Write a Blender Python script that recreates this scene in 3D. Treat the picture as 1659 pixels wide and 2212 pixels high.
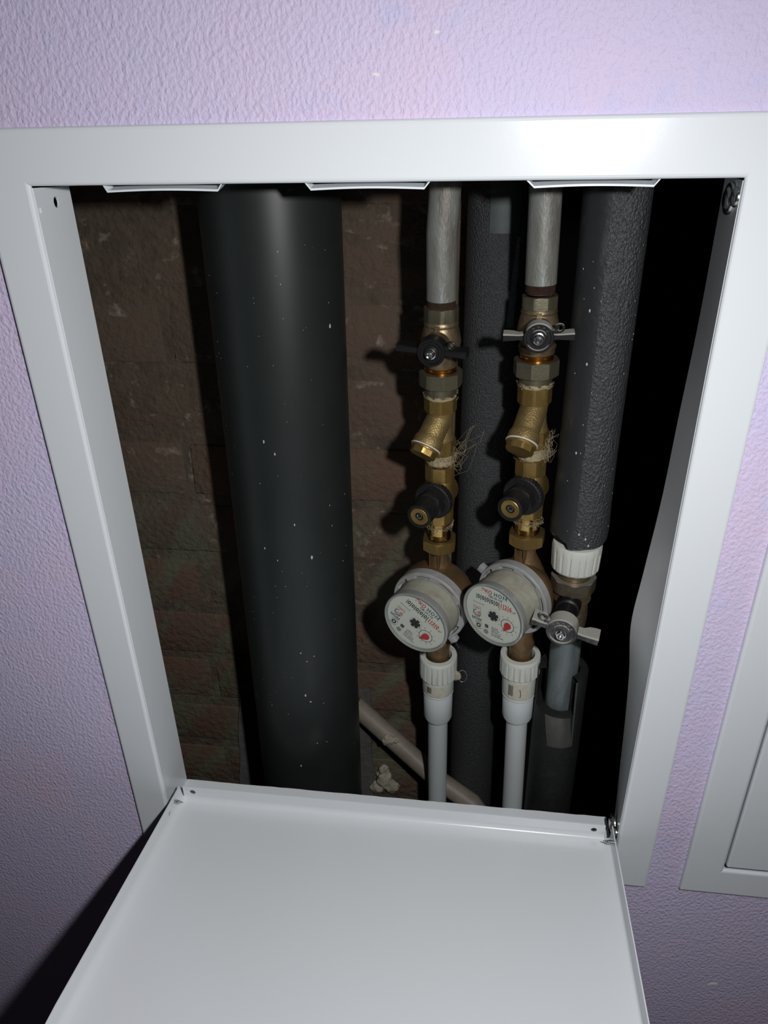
import bpy, bmesh, math, random
from mathutils import Vector, Matrix, noise
random.seed(7)
S = bpy.context.scene
COL = S.collection
for o in list(bpy.data.objects): bpy.data.objects.remove(o)
PI = math.pi
def rad(a): return math.radians(a)

# ------------------------------------------------------------------ camera
CAM = Vector((0.0664, -0.4388, 0.0253))
YAW, PITCH, ROLL, FPX = -0.1361, -0.4806, -0.0201, 1577.0
fw = Vector((math.sin(YAW)*math.cos(PITCH), math.cos(YAW)*math.cos(PITCH), math.sin(PITCH)))
rt0 = Vector((math.cos(YAW), -math.sin(YAW), 0)); up0 = rt0.cross(fw)
rt = rt0*math.cos(ROLL) + up0*math.sin(ROLL); up = -rt0*math.sin(ROLL) + up0*math.cos(ROLL)
cd = bpy.data.cameras.new('camera'); cam = bpy.data.objects.new('camera', cd); COL.objects.link(cam)
cd.sensor_fit = 'VERTICAL'; cd.sensor_height = 24.0; cd.lens = 24.0*FPX/2212.0
cd.clip_start = 0.01; cd.clip_end = 50
cam.matrix_world = Matrix((( rt.x, up.x, -fw.x, CAM.x), (rt.y, up.y, -fw.y, CAM.y), (rt.z, up.z, -fw.z, CAM.z), (0, 0, 0, 1)))
S.camera = cam

# ------------------------------------------------------------------ world, flash, exposure
W = bpy.data.worlds.new('world'); S.world = W; W.use_nodes = True
W.node_tree.nodes['Background'].inputs[0].default_value = (0.9, 0.8, 0.85, 1)
W.node_tree.nodes['Background'].inputs[1].default_value = 0.011
ld = bpy.data.lights.new('camera_flash', 'AREA'); ld.shape = 'ELLIPSE'; ld.size = 0.022; ld.size_y = 0.030
ld.energy = 3.2; ld.color = (1.0, 0.985, 0.985)
fl = bpy.data.objects.new('camera_flash', ld); COL.objects.link(fl)
FP = CAM + rt*0.104 + up*0.031
fl.location = FP     # the flash head points a little low and left of the lens axis
fl.rotation_euler = (Vector((-.17, 0, -.56))-FP).to_track_quat('-Z', 'Y').to_euler()
S.view_settings.view_transform = 'Standard'; S.view_settings.look = 'None'
S.view_settings.exposure = 0.0; S.view_settings.gamma = 1.0; S.view_settings.use_curve_mapping = False

# ------------------------------------------------------------------ materials
def mat(name, col, rough=.5, metal=0., spec=.5, var=None, vscale=30, vlo=.4, vhi=.65, vdist=0.5, bump=0., bscale=200, bstretch=None,
        coat=0., coords='Object', var2=None, v2scale=60, v2lo=.55, v2hi=.7, vstretch=None, rvar=0.):
    m = bpy.data.materials.new(name); m.use_nodes = True
    nt = m.node_tree; N = nt.nodes; L = nt.links; b = N['Principled BSDF']
    b.inputs['Base Color'].default_value = (*col, 1); b.inputs['Roughness'].default_value = rough
    b.inputs['Metallic'].default_value = metal; b.inputs['Specular IOR Level'].default_value = spec
    b.inputs['Coat Weight'].default_value = coat; b.inputs['Coat Roughness'].default_value = .12
    tc = N.new('ShaderNodeTexCoord')
    src = tc.outputs['Object']
    if coords == 'World': src = N.new('ShaderNodeNewGeometry').outputs['Position']
    def mapped(st):
        if not st: return src
        mp = N.new('ShaderNodeMapping'); mp.inputs['Scale'].default_value = st
        L.new(src, mp.inputs['Vector']); return mp.outputs[0]
    def layer(prev, c2, sc, lo, hi, st, seed):
        no = N.new('ShaderNodeTexNoise'); no.noise_dimensions = '4D'; no.inputs['W'].default_value = seed
        no.inputs['Scale'].default_value = sc; no.inputs['Detail'].default_value = 6; no.inputs['Distortion'].default_value = vdist
        no.inputs['Roughness'].default_value = .62
        L.new(mapped(st), no.inputs['Vector'])
        mr = N.new('ShaderNodeMapRange'); mr.inputs[1].default_value = lo; mr.inputs[2].default_value = hi
        L.new(no.outputs['Fac'], mr.inputs[0])
        mx = N.new('ShaderNodeMix'); mx.data_type = 'RGBA'
        L.new(mr.outputs[0], mx.inputs['Factor'])
        if prev is None: mx.inputs[6].default_value = (*col, 1)
        else: L.new(prev, mx.inputs[6])
        mx.inputs[7].default_value = (*c2, 1)
        return mx.outputs[2], mr.outputs[0]
    out = None; fac = None
    if var: out, fac = layer(out, var, vscale, vlo, vhi, vstretch, 1.3)
    if var2: out, _ = layer(out, var2, v2scale, v2lo, v2hi, vstretch, 7.7)
    if out is not None: L.new(out, b.inputs['Base Color'])
    if rvar and fac is not None:
        mr = N.new('ShaderNodeMapRange'); mr.inputs[3].default_value = rough; mr.inputs[4].default_value = rough+rvar
        L.new(fac, mr.inputs[0]); L.new(mr.outputs[0], b.inputs['Roughness'])
    if bump:
        bn = N.new('ShaderNodeTexNoise'); bn.inputs['Scale'].default_value = bscale; bn.inputs['Detail'].default_value = 3
        L.new(mapped(bstretch), bn.inputs['Vector'])
        bu = N.new('ShaderNodeBump'); bu.inputs['Strength'].default_value = 1.0; bu.inputs['Distance'].default_value = bump
        L.new(bn.outputs['Fac'], bu.inputs['Height']); L.new(bu.outputs[0], b.inputs['Normal'])
    return m

M_wall = mat('lavender_wallpaper', (.63, .575, .79), .62, var=(.68, .565, .75), vscale=8, vlo=.45, vhi=.68, var2=(.58, .56, .795), v2scale=45, bump=.0013, bscale=400, bstretch=(1, 1, .8), spec=.3, coords='World')
M_white = mat('white_powder_coat', (.71, .755, .79), .20, spec=.45, bump=.00004, bscale=120)
M_white2 = mat('white_painted_sheet', (.69, .725, .75), .24, spec=.5, bump=.00003, bscale=150)
M_zinc = mat('zinc_plated_steel', (.62, .64, .64), .22, metal=1.)
M_pvc = mat('dark_grey_sewer_plastic', (.0125, .0160, .0152), .44, spec=.40, var=(.0145, .0185, .0175), vscale=25)
M_galv = mat('galvanized_steel', (.19, .20, .185), .50, metal=.25, var=(.115, .105, .085), vscale=90, vlo=.42, vhi=.66, vstretch=(1, 1, .18), var2=(.27, .31, .33), v2scale=330, v2lo=.58, v2hi=.75, bump=.0003, bscale=900, bstretch=(1, 1, .3))
M_galv2 = mat('dull_galvanized_steel', (.085, .105, .108), .5, metal=.25, var=(.16, .19, .19), vscale=70, vlo=.45, vhi=.7, vstretch=(1, 1, .2), bump=.0003, bscale=400)
M_rust = mat('rusty_thread', (.07, .035, .025), .6, metal=.4, var=(.03, .02, .015), vscale=200)
M_nickel = mat('dull_nickel_brass', (.205, .19, .13), .36, metal=.8, var=(.13, .12, .08), vscale=120, vlo=.42, vhi=.7, bump=.0001, bscale=700, rvar=.15)
M_nickel2 = mat('brown_stained_nickel', (.22, .17, .10), .42, metal=.75, var=(.12, .09, .055), vscale=150, vlo=.4, vhi=.7, bump=.0001, bscale=700)
M_copper = mat('bright_brass_thread', (.72, .36, .10), .25, metal=1.)
M_brass = mat('tarnished_brass', (.40, .27, .085), .36, metal=.9, var=(.28, .19, .07), vscale=110, vlo=.4, vhi=.7, bump=.00012, bscale=800, rvar=.15)
M_cast = mat('sand_cast_brass', (.34, .245, .10), .50, metal=.8, var=(.24, .18, .08), vscale=160, vlo=.4, vhi=.7, bump=.0005, bscale=900)
M_meterbrass = mat('brown_cast_brass', (.20, .125, .058), .45, metal=.6, var=(.12, .075, .036), vscale=60, vlo=.4, vhi=.7, bump=.0003, bscale=500)
M_black = mat('black_plastic', (.007, .007, .008), .42, spec=.32, bump=.0001, bscale=600)
M_dusty = mat('dusty_black_plastic', (.008, .008, .009), .65, spec=.2)
M_knob = mat('matt_black_plastic', (.0085, .0085, .009), .6, spec=.22, var=(.018, .018, .0175), vscale=220, vlo=.5, vhi=.75)
M_gasket = mat('pale_nylon_gasket', (.55, .52, .48), .4)
M_foam = mat('black_foam', (.030, .032, .034), .42, spec=.55, var=(.042, .044, .046), vscale=300, bump=.0022, bscale=620, bstretch=(1, 1, .75), coords='World')
M_foam_flat = mat('smooth_black_foam', (.017, .019, .021), .45, spec=.5, var=(.045, .055, .058), vscale=45, vlo=.55, vhi=.78, bump=.0003, bscale=300, coords='World', vstretch=(1, 1, .4))
M_foam_mid = mat('dark_foam_sleeve', (.034, .036, .038), .42, spec=.45, bump=.0020, bscale=900, bstretch=(1, 1, .8), coords='World')
M_foam_low = mat('darker_foam', (.010, .0105, .011), .6, spec=.3, var=(.018, .019, .019), vscale=60, vlo=.5, vhi=.75, bump=.0008, bscale=700, coords='World')  # darker foam tone for the lower sleeve
M_nickel3 = mat('dusty_nickel', (.13, .11, .08), .42, metal=.6, var=(.09, .075, .05), vscale=120)
M_tape = mat('grey_adhesive_tape', (.050, .064, .062), .55, spec=.3, var=(.038, .05, .048), vscale=60)
M_tape2 = mat('pale_grey_tape', (.12, .155, .16), .5, spec=.3, var=(.095, .12, .125), vscale=90, bump=.0004, bscale=300)
M_tape3 = mat('dirty_clear_tape', (.042, .042, .036), .4, spec=.5, var=(.07, .066, .053), vscale=70, vlo=.5, vhi=.75)
M_ppr = mat('white_polypropylene', (.46, .50, .51), .35, spec=.45)
M_ppr2 = mat('aged_white_polypropylene', (.48, .50, .46), .38, spec=.45, var=(.44, .43, .35), vscale=80, vlo=.55, vhi=.8)
M_paper = mat('yellowed_sticker', (.45, .43, .35), .6, var=(.38, .36, .30), vscale=200)
M_ink = mat('black_ink', (.012, .012, .014), .6)
M_redink = mat('red_ink', (.45, .018, .03), .5)
M_blueink = mat('blue_ink', (.03, .07, .16), .5)
M_ghost = mat('faint_grey_ink', (.26, .26, .25), .6)
M_dial = mat('pale_dial', (.58, .60, .57), .45, spec=.4)
M_seal = mat('grey_seal_plastic', (.27, .28, .285), .45, var=(.22, .22, .21), vscale=80)
M_house = mat('dusty_clear_housing', (.30, .30, .24), .42, var=(.22, .21, .165), vscale=70, vlo=.42, vhi=.68, bump=.0002, bscale=400)
M_bezel = mat('clear_plastic_rim', (.20, .21, .20), .16, spec=.7, coat=.5)
M_hemp = mat('flax_fibre', (.27, .22, .13), .65)
M_wire = mat('steel_wire', (.65, .64, .6), .3, metal=.9)
M_mortar = mat('grey_brown_mortar', (.088, .068, .050), .9, spec=.1, var=(.062, .048, .037), vscale=35, vlo=.4, vhi=.65, var2=(.19, .165, .13), v2scale=60, v2lo=.58, v2hi=.70, bump=.003, bscale=140, coords='World')
M_brick = mat('smeared_red_brick', (.082, .062, .048), .9, spec=.1, var=(.092, .064, .048), vscale=14, vlo=.42, vhi=.60, var2=(.20, .175, .14), v2scale=48, v2lo=.575, v2hi=.70, bump=.003, bscale=140, coords='World')
M_brick_bare = mat('bare_red_brick', (.100, .062, .045), .9, spec=.1, var=(.088, .064, .048), vscale=40, vlo=.45, vhi=.62, bump=.003, bscale=140, coords='World')
def smears(m):     # olive mortar dragged diagonally over the lower courses: a stain fixed to the wall
    nt = m.node_tree; N = nt.nodes; L = nt.links; b = N['Principled BSDF']
    g = N.new('ShaderNodeNewGeometry'); mp = N.new('ShaderNodeMapping'); mp.inputs['Scale'].default_value = (10, 20, 42)
    mr0 = N.new('ShaderNodeMapping'); mr0.inputs['Rotation'].default_value = (0, rad(58), 0)
    L.new(g.outputs['Position'], mr0.inputs['Vector']); L.new(mr0.outputs[0], mp.inputs['Vector'])
    no = N.new('ShaderNodeTexNoise'); no.inputs['Scale'].default_value = 1.; no.inputs['Detail'].default_value = 5; L.new(mp.outputs[0], no.inputs['Vector'])
    sx = N.new('ShaderNodeSeparateXYZ'); L.new(g.outputs['Position'], sx.inputs[0])
    zz = N.new('ShaderNodeMapRange'); zz.inputs[1].default_value = -.24; zz.inputs[2].default_value = -.36; L.new(sx.outputs[2], zz.inputs[0])
    mr = N.new('ShaderNodeMapRange'); mr.inputs[1].default_value = .46; mr.inputs[2].default_value = .60; L.new(no.outputs['Fac'], mr.inputs[0])
    mu = N.new('ShaderNodeMath'); mu.operation = 'MULTIPLY'; L.new(zz.outputs[0], mu.inputs[0]); L.new(mr.outputs[0], mu.inputs[1])
    mx = N.new('ShaderNodeMix'); mx.data_type = 'RGBA'; L.new(mu.outputs[0], mx.inputs['Factor']); L.new(b.inputs['Base Color'].links[0].from_socket, mx.inputs[6])
    mx.inputs[7].default_value = (.090, .090, .062, 1); L.new(mx.outputs[2], b.inputs['Base Color'])
for m_ in (M_mortar, M_brick, M_brick_bare): smears(m_)
M_plaster = mat('dark_grey_plaster', (.10, .098, .096), .85, spec=.2, bump=.0015, bscale=120, coords='World', var=(.075, .072, .070), vscale=30)
M_void_dark = mat('void_dark_concrete', (.018, .016, .016), .95, spec=.05, bump=.002, bscale=40, coords='World')  # near-black colour stands in for the unlit depth of the shaft
M_drain = mat('beige_plastic_pipe', (.20, .175, .145), .5, spec=.35, var=(.15, .13, .105), vscale=40)
M_expfoam = mat('pale_mounting_foam', (.30, .28, .22), .8, spec=.2, bump=.002, bscale=200)
M_fleck = mat('whitewash_fleck', (.42, .42, .40), .8)

# dust lies on faces that look up (real dust: follows the object's own surface, not the light)
def add_dust(m, col=(.34, .34, .30), lo=.35, hi=.75, nscale=90, amt=.9):
    nt = m.node_tree; N = nt.nodes; L = nt.links; b = N['Principled BSDF']
    g = N.new('ShaderNodeNewGeometry'); sx = N.new('ShaderNodeSeparateXYZ'); L.new(g.outputs['Normal'], sx.inputs[0])
    no = N.new('ShaderNodeTexNoise'); no.inputs['Scale'].default_value = nscale; L.new(g.outputs['Position'], no.inputs['Vector'])
    ad = N.new('ShaderNodeMath'); ad.operation = 'MULTIPLY_ADD'; L.new(no.outputs['Fac'], ad.inputs[0]); ad.inputs[1].default_value = .9; 
    sb = N.new('ShaderNodeMath'); sb.operation = 'ADD'; L.new(sx.outputs[2], sb.inputs[0]); sb.inputs[1].default_value = -.45
    L.new(sb.outputs[0], ad.inputs[2])
    mr = N.new('ShaderNodeMapRange'); mr.inputs[1].default_value = lo; mr.inputs[2].default_value = hi; mr.inputs[4].default_value = amt
    L.new(ad.outputs[0], mr.inputs[0])
    mx = N.new('ShaderNodeMix'); mx.data_type = 'RGBA'; L.new(mr.outputs[0], mx.inputs['Factor'])
    old = b.inputs['Base Color']
    if old.is_linked: L.new(old.links[0].from_socket, mx.inputs[6])
    else: mx.inputs[6].default_value = old.default_value
    mx.inputs[7].default_value = (*col, 1); L.new(mx.outputs[2], b.inputs['Base Color'])
add_dust(M_dusty, (.36, .36, .32), .38, .62, 110, .92)
add_dust(M_nickel3, (.32, .31, .27), .45, .7, 60, .85)
add_dust(M_brass, (.30, .23, .12), .55, .95, 150, .6)

def glass_mat():
    m = bpy.data.materials.new('clear_dial_window'); m.use_nodes = True
    nt = m.node_tree; N = nt.nodes; L = nt.links; N.remove(N['Principled BSDF'])
    fr = N.new('ShaderNodeLayerWeight'); fr.inputs[0].default_value = .12
    tr = N.new('ShaderNodeBsdfTransparent'); tr.inputs[0].default_value = (.93, .94, .92, 1)
    gl = N.new('ShaderNodeBsdfGlossy'); gl.inputs['Roughness'].default_value = .08
    mx = N.new('ShaderNodeMixShader'); L.new(fr.outputs[0], mx.inputs[0]); L.new(tr.outputs[0], mx.inputs[1]); L.new(gl.outputs[0], mx.inputs[2])
    L.new(mx.outputs[0], N['Material Output'].inputs[0]); return m
M_glass = glass_mat()

# ------------------------------------------------------------------ mesh helpers
class MB:
    def __init__(s): s.v = []; s.f = []
    def add(s, vs, fs, M=None):
        k = len(s.v)
        s.v += [(M @ Vector(p)) if M else Vector(p) for p in vs]; s.f += [tuple(i+k for i in f) for f in fs]; return s
    def lathe(s, prof, n=40, M=None, cap0=True, cap1=True, a0=0., a1=None, zf=None, rf=None):
        full = a1 is None; m = n if full else n+1
        vs = []; fs = []
        for (r, z) in prof:
            for i in range(m):
                a = a0 + (2*PI*i/n if full else (a1-a0)*i/n)
                rr = r if rf is None else rf(r, z, a); zz = z if zf is None else zf(r, z, a)
                vs.append((rr*math.sin(a), -rr*math.cos(a), zz))
        for j in range(len(prof)-1):
            for i in range(n):
                i2 = (i+1) % m
                fs.append((j*m+i, j*m+i2, (j+1)*m+i2, (j+1)*m+i))
        if full:
            if cap0 and prof[0][0] > 1e-6: fs.append(tuple(range(m))[::-1])
            if cap1 and prof[-1][0] > 1e-6: fs.append(tuple(range((len(prof)-1)*m, len(prof)*m)))
        return s.add(vs, fs, M)
    def nut(s, sides, ap, z0, z1, rot=0., hole=0., M=None, chamfer=(True, True), per=6):
        n = sides*per; rc = ap*1.015
        def rr(a):
            t = ((a-rot) % (2*PI/sides)) - PI/sides
            return ap/math.cos(t)
        rings = []
        def ring(fn): rings.append([fn(2*PI*i/n) for i in range(n)])
        P = lambda r, a, z: (r*math.sin(a), -r*math.cos(a), z)
        if hole: ring(lambda a: P(hole, a, z0))
        ring(lambda a: P(min(rr(a), rc) if chamfer[0] else rr(a), a, z0))
        if chamfer[0]: ring(lambda a: P(rr(a), a, z0 + max(0, rr(a)-rc)*.6 + .00005))
        if chamfer[1]: ring(lambda a: P(rr(a), a, z1 - max(0, rr(a)-rc)*.6 - .00005))
        ring(lambda a: P(min(rr(a), rc) if chamfer[1] else rr(a), a, z1))
        if hole: ring(lambda a: P(hole, a, z1))
        vs = [p for r in rings for p in r]; fs = []
        for j in range(len(rings)-1):
            for i in range(n): fs.append((j*n+i, j*n+(i+1) % n, (j+1)*n+(i+1) % n, (j+1)*n+i))
        if hole:
            j = len(rings)-1
            for i in range(n): fs.append((j*n+i, j*n+(i+1) % n, (i+1) % n, i))
        else:
            fs.append(tuple(range(n))[::-1]); fs.append(tuple(range((len(rings)-1)*n, len(rings)*n)))
        return s.add(vs, fs, M)
    def box(s, x0, x1, y0, y1, z0, z1, M=None, b=0.):
        if b <= 0:
            vs = [(x, y, z) for z in (z0, z1) for y in (y0, y1) for x in (x0, x1)]
            fs = [(0, 2, 3, 1), (4, 5, 7, 6), (0, 1, 5, 4), (2, 6, 7, 3), (0, 4, 6, 2), (1, 3, 7, 5)]
            return s.add(vs, fs, M)
        bm = bmesh.new(); bmesh.ops.create_cube(bm, size=1)
        for v in bm.verts: v.co = Vector(((x0+x1)/2+v.co.x*(x1-x0), (y0+y1)/2+v.co.y*(y1-y0), (z0+z1)/2+v.co.z*(z1-z0)))
        bmesh.ops.bevel(bm, geom=bm.edges[:], offset=b, segments=2, affect='EDGES', profile=.5)
        bm.verts.index_update(); vs = [v.co.copy() for v in bm.verts]; fs = [tuple(v.index for v in f.verts) for f in bm.faces]; bm.free()
        return s.add(vs, fs, M)
    def tube(s, pts, r, n=20, M=None, cap=True):
        pts = [Vector(p) for p in pts]; rs = r if isinstance(r, (list, tuple)) else [r]*len(pts)
        vs = []; fs = []; ref = None
        for i, p in enumerate(pts):
            t = (pts[min(i+1, len(pts)-1)]-pts[max(i-1, 0)]).normalized()
            if ref is None: ref = Vector((1, 0, 0)) if abs(t.x) < .8 else Vector((0, 1, 0))
            u = (ref - t*ref.dot(t)).normalized(); w = t.cross(u); ref = u
            for k in range(n):
                a = 2*PI*k/n; vs.append(p + (u*math.cos(a)+w*math.sin(a))*rs[i])
        for j in range(len(pts)-1):
            for k in range(n): fs.append((j*n+k, j*n+(k+1) % n, (j+1)*n+(k+1) % n, (j+1)*n+k))
        if cap: fs.append(tuple(range(n))[::-1]); fs.append(tuple(range((len(pts)-1)*n, len(pts)*n)))
        return s.add(vs, fs, M)
    def poly(s, pts, z0, z1, M=None):           # extruded outline in local xy
        n = len(pts); vs = [(x, y, z0) for x, y in pts]+[(x, y, z1) for x, y in pts]
        fs = [tuple(range(n))[::-1], tuple(range(n, 2*n))]+[(i, (i+1) % n, n+(i+1) % n, n+i) for i in range(n)]
        return s.add(vs, fs, M)
    def plate(s, outer, holes, z0, z1, M=None):  # sheet with real holes, local xy outline
        bm = bmesh.new(); loops = []
        for lp in [outer]+holes:
            vv = [bm.verts.new((x, y, z0)) for x, y in lp]; loops.append(vv)
            for i in range(len(vv)): bm.edges.new((vv[i], vv[(i+1) % len(vv)]))
        bmesh.ops.triangle_fill(bm, use_beauty=True, edges=bm.edges[:])
        bm.verts.index_update(); n = len(bm.verts)
        vs = [v.co.copy() for v in bm.verts]+[Vector((v.co.x, v.co.y, z1)) for v in bm.verts]
        fs = []
        for f in bm.faces:
            ix = [v.index for v in f.verts]; fs.append(tuple(ix)); fs.append(tuple(i+n for i in ix[::-1]))
        for vv in loops:
            ii = [v.index for v in vv]
            for i in range(len(ii)): a, b = ii[i], ii[(i+1) % len(ii)]; fs.append((a, b, b+n, a+n))
        bm.free(); return s.add(vs, fs, M)
    def build(s, name, m, parent=None, smooth=34, kind=None, label=None):
        me = bpy.data.meshes.new(name); me.from_pydata([tuple(v) for v in s.v], [], s.f); me.update()
        bm = bmesh.new(); bm.from_mesh(me); bmesh.ops.recalc_face_normals(bm, faces=bm.faces[:]); bm.to_mesh(me); bm.free()
        me.materials.append(m)
        if smooth:
            for p in me.polygons: p.use_smooth = True
            me.set_sharp_from_angle(angle=rad(smooth))
        o = bpy.data.objects.new(name, me); COL.objects.link(o)
        if parent: o.parent = parent
        if kind: o['kind'] = kind
        if label: o['label'] = label
        return o
def empty(name, M, label, cat, group=None):
    o = bpy.data.objects.new(name, None); o.empty_display_size = .01; COL.objects.link(o); o.matrix_world = M
    o['label'] = label; o['category'] = cat
    if group: o['group'] = group
    return o
def tag(o, label, cat, group=None):
    o['label'] = label; o['category'] = cat
    if group: o['group'] = group
    return o
def struct(o): o['kind'] = 'structure'; return o
def side(a, z, L=0.):   # frame on a riser: local x right, y up, z outward (azimuth a from -Y)
    w = Vector((math.sin(a), -math.cos(a), 0)); v = Vector((0, 0, 1)); u = v.cross(w); o = w*L + Vector((0, 0, z))
    return Matrix(((u.x, v.x, w.x, o.x), (u.y, v.y, w.y, o.y), (u.z, v.z, w.z, o.z), (0, 0, 0, 1)))
def Rz(a): return Matrix.Rotation(a, 4, 'Z')
def circle(cx, cy, rx, ry=None, n=24, a0=0): 
    ry = rx if ry is None else ry
    return [(cx+rx*math.cos(a0+2*PI*i/n), cy+ry*math.sin(a0+2*PI*i/n)) for i in range(n)]
def interp(tab, t):
    if t <= tab[0][0]: return tab[0][1]
    for (a, x), (b, y) in zip(tab, tab[1:]):
        if t <= b:
            k = (t-a)/(b-a); k = k*k*(3-2*k); return x+(y-x)*k
    return tab[-1][1]

# riser axes: point at z=0 and at z=-.6
class Axis:
    def __init__(s, p0, p6): s.p = Vector(p0); s.d = (Vector(p0)-Vector(p6)).normalized()
    def at(s, z): return s.p + s.d*((z-s.p.z)/s.d.z)
    def frame(s, z):
        w = s.d; u = (Vector((1, 0, 0)) - w*w.x).normalized(); v = w.cross(u); o = s.at(z)
        return Matrix(((u.x, v.x, w.x, o.x), (u.y, v.y, w.y, o.y), (u.z, v.z, w.z, o.z), (0, 0, 0, 1)))
    def h(s, z, base): return (z-base)/s.d.z
LX = Axis((.0377, .0823, 0), (.0412, .1260, -.6))
RX = Axis((.1038, .0792, 0), (.1194, .0921, -.6))
TX = Axis((.1491, .0800, 0), (.1518, .0800, -.6)); K3 = .9614
SX = Axis((-.0911, .1282, 0), (-.0945, .1215, -.6))
MX = Axis((.0773, .1660, 0), (.0780, .1660, -.6))

# ------------------------------------------------------------------ the room wall and the shaft
ZF, ZC = -1.05, .55
H = .5353; B = .031
w = MB(); WT = .0045
def ring_wall(mb, holes, x0, x1, z0, z1, y0, y1):
    Mx = Matrix(((1, 0, 0, 0), (0, 0, 1, 0), (0, 1, 0, 0), (0, 0, 0, 1)))
    mb.plate([(x0, z0), (x1, z0), (x1, z1), (x0, z1)], [[(a, c), (b, c), (b, d), (a, d)] for a, b, c, d in holes], y0, y1, Mx)
ring_wall(w, [(-.210, .210, -H-.008, .008), (.2904-.006, .6904+.006, -H-.006, .006)], -1.1, 1.2, ZF, .75, WT, WT+.014)
wf = struct(w.build('wall_front', M_wall, smooth=0))
M_chip = mat('bare_plaster_chip', (.80, .78, .78), .8)
for (x, z, sx_, sz_, an) in ((.0060, .0520, .0024, .0007, -.1), (.0377, .0697, .0015, .0008, .1), (.3127, -.700, .0045, .0016, .35)):
    c_ = MB(); pts = [(sx_*math.cos(2*PI*i/10)*random.uniform(.7, 1.2), sz_*math.sin(2*PI*i/10)*random.uniform(.7, 1.2)) for i in range(10)]
    c_.poly(pts, 0, .0004, Matrix.Translation((x, WT+.0001, z)) @ Matrix.Rotation(PI/2, 4, 'X') @ Rz(an)); c_.build('plaster_chip', M_chip, wf, smooth=0)
b = MB().box(-.42, .07, .1934, .36, ZF, ZC); wb = struct(b.build('wall_back', M_mortar, smooth=0))
pitch = .0672
for c in range(-14, 3):
    zt = -.0328 + c*pitch; zb = zt - pitch
    off = (-.216 if c % 2 else -.098) + random.uniform(-.008, .008)
    if c == -1: off = -.216
    e = [x for x in (off-.262, off, off+.262) ]
    cuts = [-.42] + [x for x in e if -.40 < x < .05] + [.07]
    for x0, x1 in zip(cuts, cuts[1:]):
        pr = random.uniform(-.0008, .0012)
        bb = MB().box(x0+.0035, x1-.0035, .1924+pr, .211, zb+.0055, zt-.0055, b=.0022)
        for v in bb.v:
            d = noise.noise_vector(v*60)*.0030; v.x += d.x; v.z += d.z; v.y += d.y*.35
        bb.build('brick', M_brick_bare if c <= -5 or (c in (-3,) and x1 > 0) or (c == 0 and x0 > -.3 and x1 < -.02) else M_brick, wb, smooth=50)
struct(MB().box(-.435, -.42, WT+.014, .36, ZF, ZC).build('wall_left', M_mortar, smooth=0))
struct(MB().box(.60, .62, WT+.014, 1.3, ZF, ZC).build('wall_right', M_void_dark, smooth=0))
struct(MB().box(.05, .60, 1.28, 1.3, ZF, ZC).build('wall_rear', M_void_dark, smooth=0))
struct(MB().box(.05, .07, .36, 1.28, ZF, ZC).build('wall_side', M_void_dark, smooth=0))
struct(MB().box(-1.1, 1.2, -.9, 1.3, ZF-.05, ZF).build('floor', M_void_dark, smooth=0))
struct(MB().box(-.435, .62, WT+.014, 1.3, ZC, ZC+.03).build('ceiling', M_void_dark, smooth=0))
# grey plaster patch behind the sewer pipe, with a cracked edge
pp = MB()
ol = []
zt = -.534
for i in range(17):
    z = ZF+.02+(zt-ZF-.02)*i/16; ol.append((-.193+.102*(z-zt)+.0012*math.sin(i*1.7)+random.uniform(-.0008, .0008), z))
for i in range(9): ol.append((-.19+.148*i/8, zt+random.uniform(-.003, .003)))
for i in range(17): ol.append((-.0398+.0015*math.sin(i*2.1)+random.uniform(-.0008, .0008), zt-(zt-ZF-.02)*i/16))
pp.poly(ol, .1895, .1934, Matrix(((1, 0, 0, 0), (0, 0, 1, 0), (0, 1, 0, 0), (0, 0, 0, 1))))
struct(pp.build('trim_1', M_plaster, smooth=0))

# ------------------------------------------------------------------ access hatch (open)
def sweep(mb, x0, x1, z0, z1, prof):
    n = len(prof); vs = []; fs = []
    for cx, cz, sx, sz in ((x0, z0, -1, -1), (x1, z0, 1, -1), (x1, z1, 1, 1), (x0, z1, -1, 1)):
        for o, y in prof: vs.append((cx+sx*o, y, cz+sz*o))
    for c in range(4):
        for i in range(n): fs.append((c*n+i, c*n+(i+1) % n, ((c+1) % 4)*n+(i+1) % n, ((c+1) % 4)*n+i))
    return mb.add(vs, fs)
FL = [(.0006, .0034), (.0003, .0022), (.0006, .0012), (.0014, .0004), (.0026, 0), (.0288, 0), (.0300, .0003), (.0307, .0010), (.0310, .0020), (.0310, .0044), (.0303, .0044), (.0302, .0022), (.0292, .0012), (.0030, .0012), (.0018, .0020), (.0014, .0034)]
I4 = Matrix.Identity(4)
hatch = empty('access_hatch', Matrix.Translation((0, 0, -H)), 'open white steel access hatch framing the pipes, its door folded down', 'hatch')
T = lambda mb: [setattr(mb, 'v', [v+Vector((0, 0, H)) for v in mb.v]), mb][1]
m = MB(); sweep(m, -.2, .2, -H, 0, FL); T(m).build('frame_flange', M_white, hatch, smooth=12)
# left reveal with two punched holes (local xy = y,z)
Myz = Matrix(((0, 0, 1, 0), (1, 0, 0, 0), (0, 1, 0, 0), (0, 0, 0, 1)))
m = MB(); m.plate([(.003, -H), (.0446, -H), (.0446, -.0022), (.003, -.0008)], [circle(.0256, -.0104, .0030, .0034, 20), [(.0022+.0018, -.0150), (.0070, -.0150), (.0070, -.0118), (.0040, -.0118)]], -.2, -.2012, Myz)
T(m).build('reveal_panel', M_white2, hatch, smooth=0)
m = MB(); m.box(-.2026, -.2014, .002, .012, -.0165, -.0100); T(m).build('punched_tab', M_white2, hatch, smooth=0)
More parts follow.
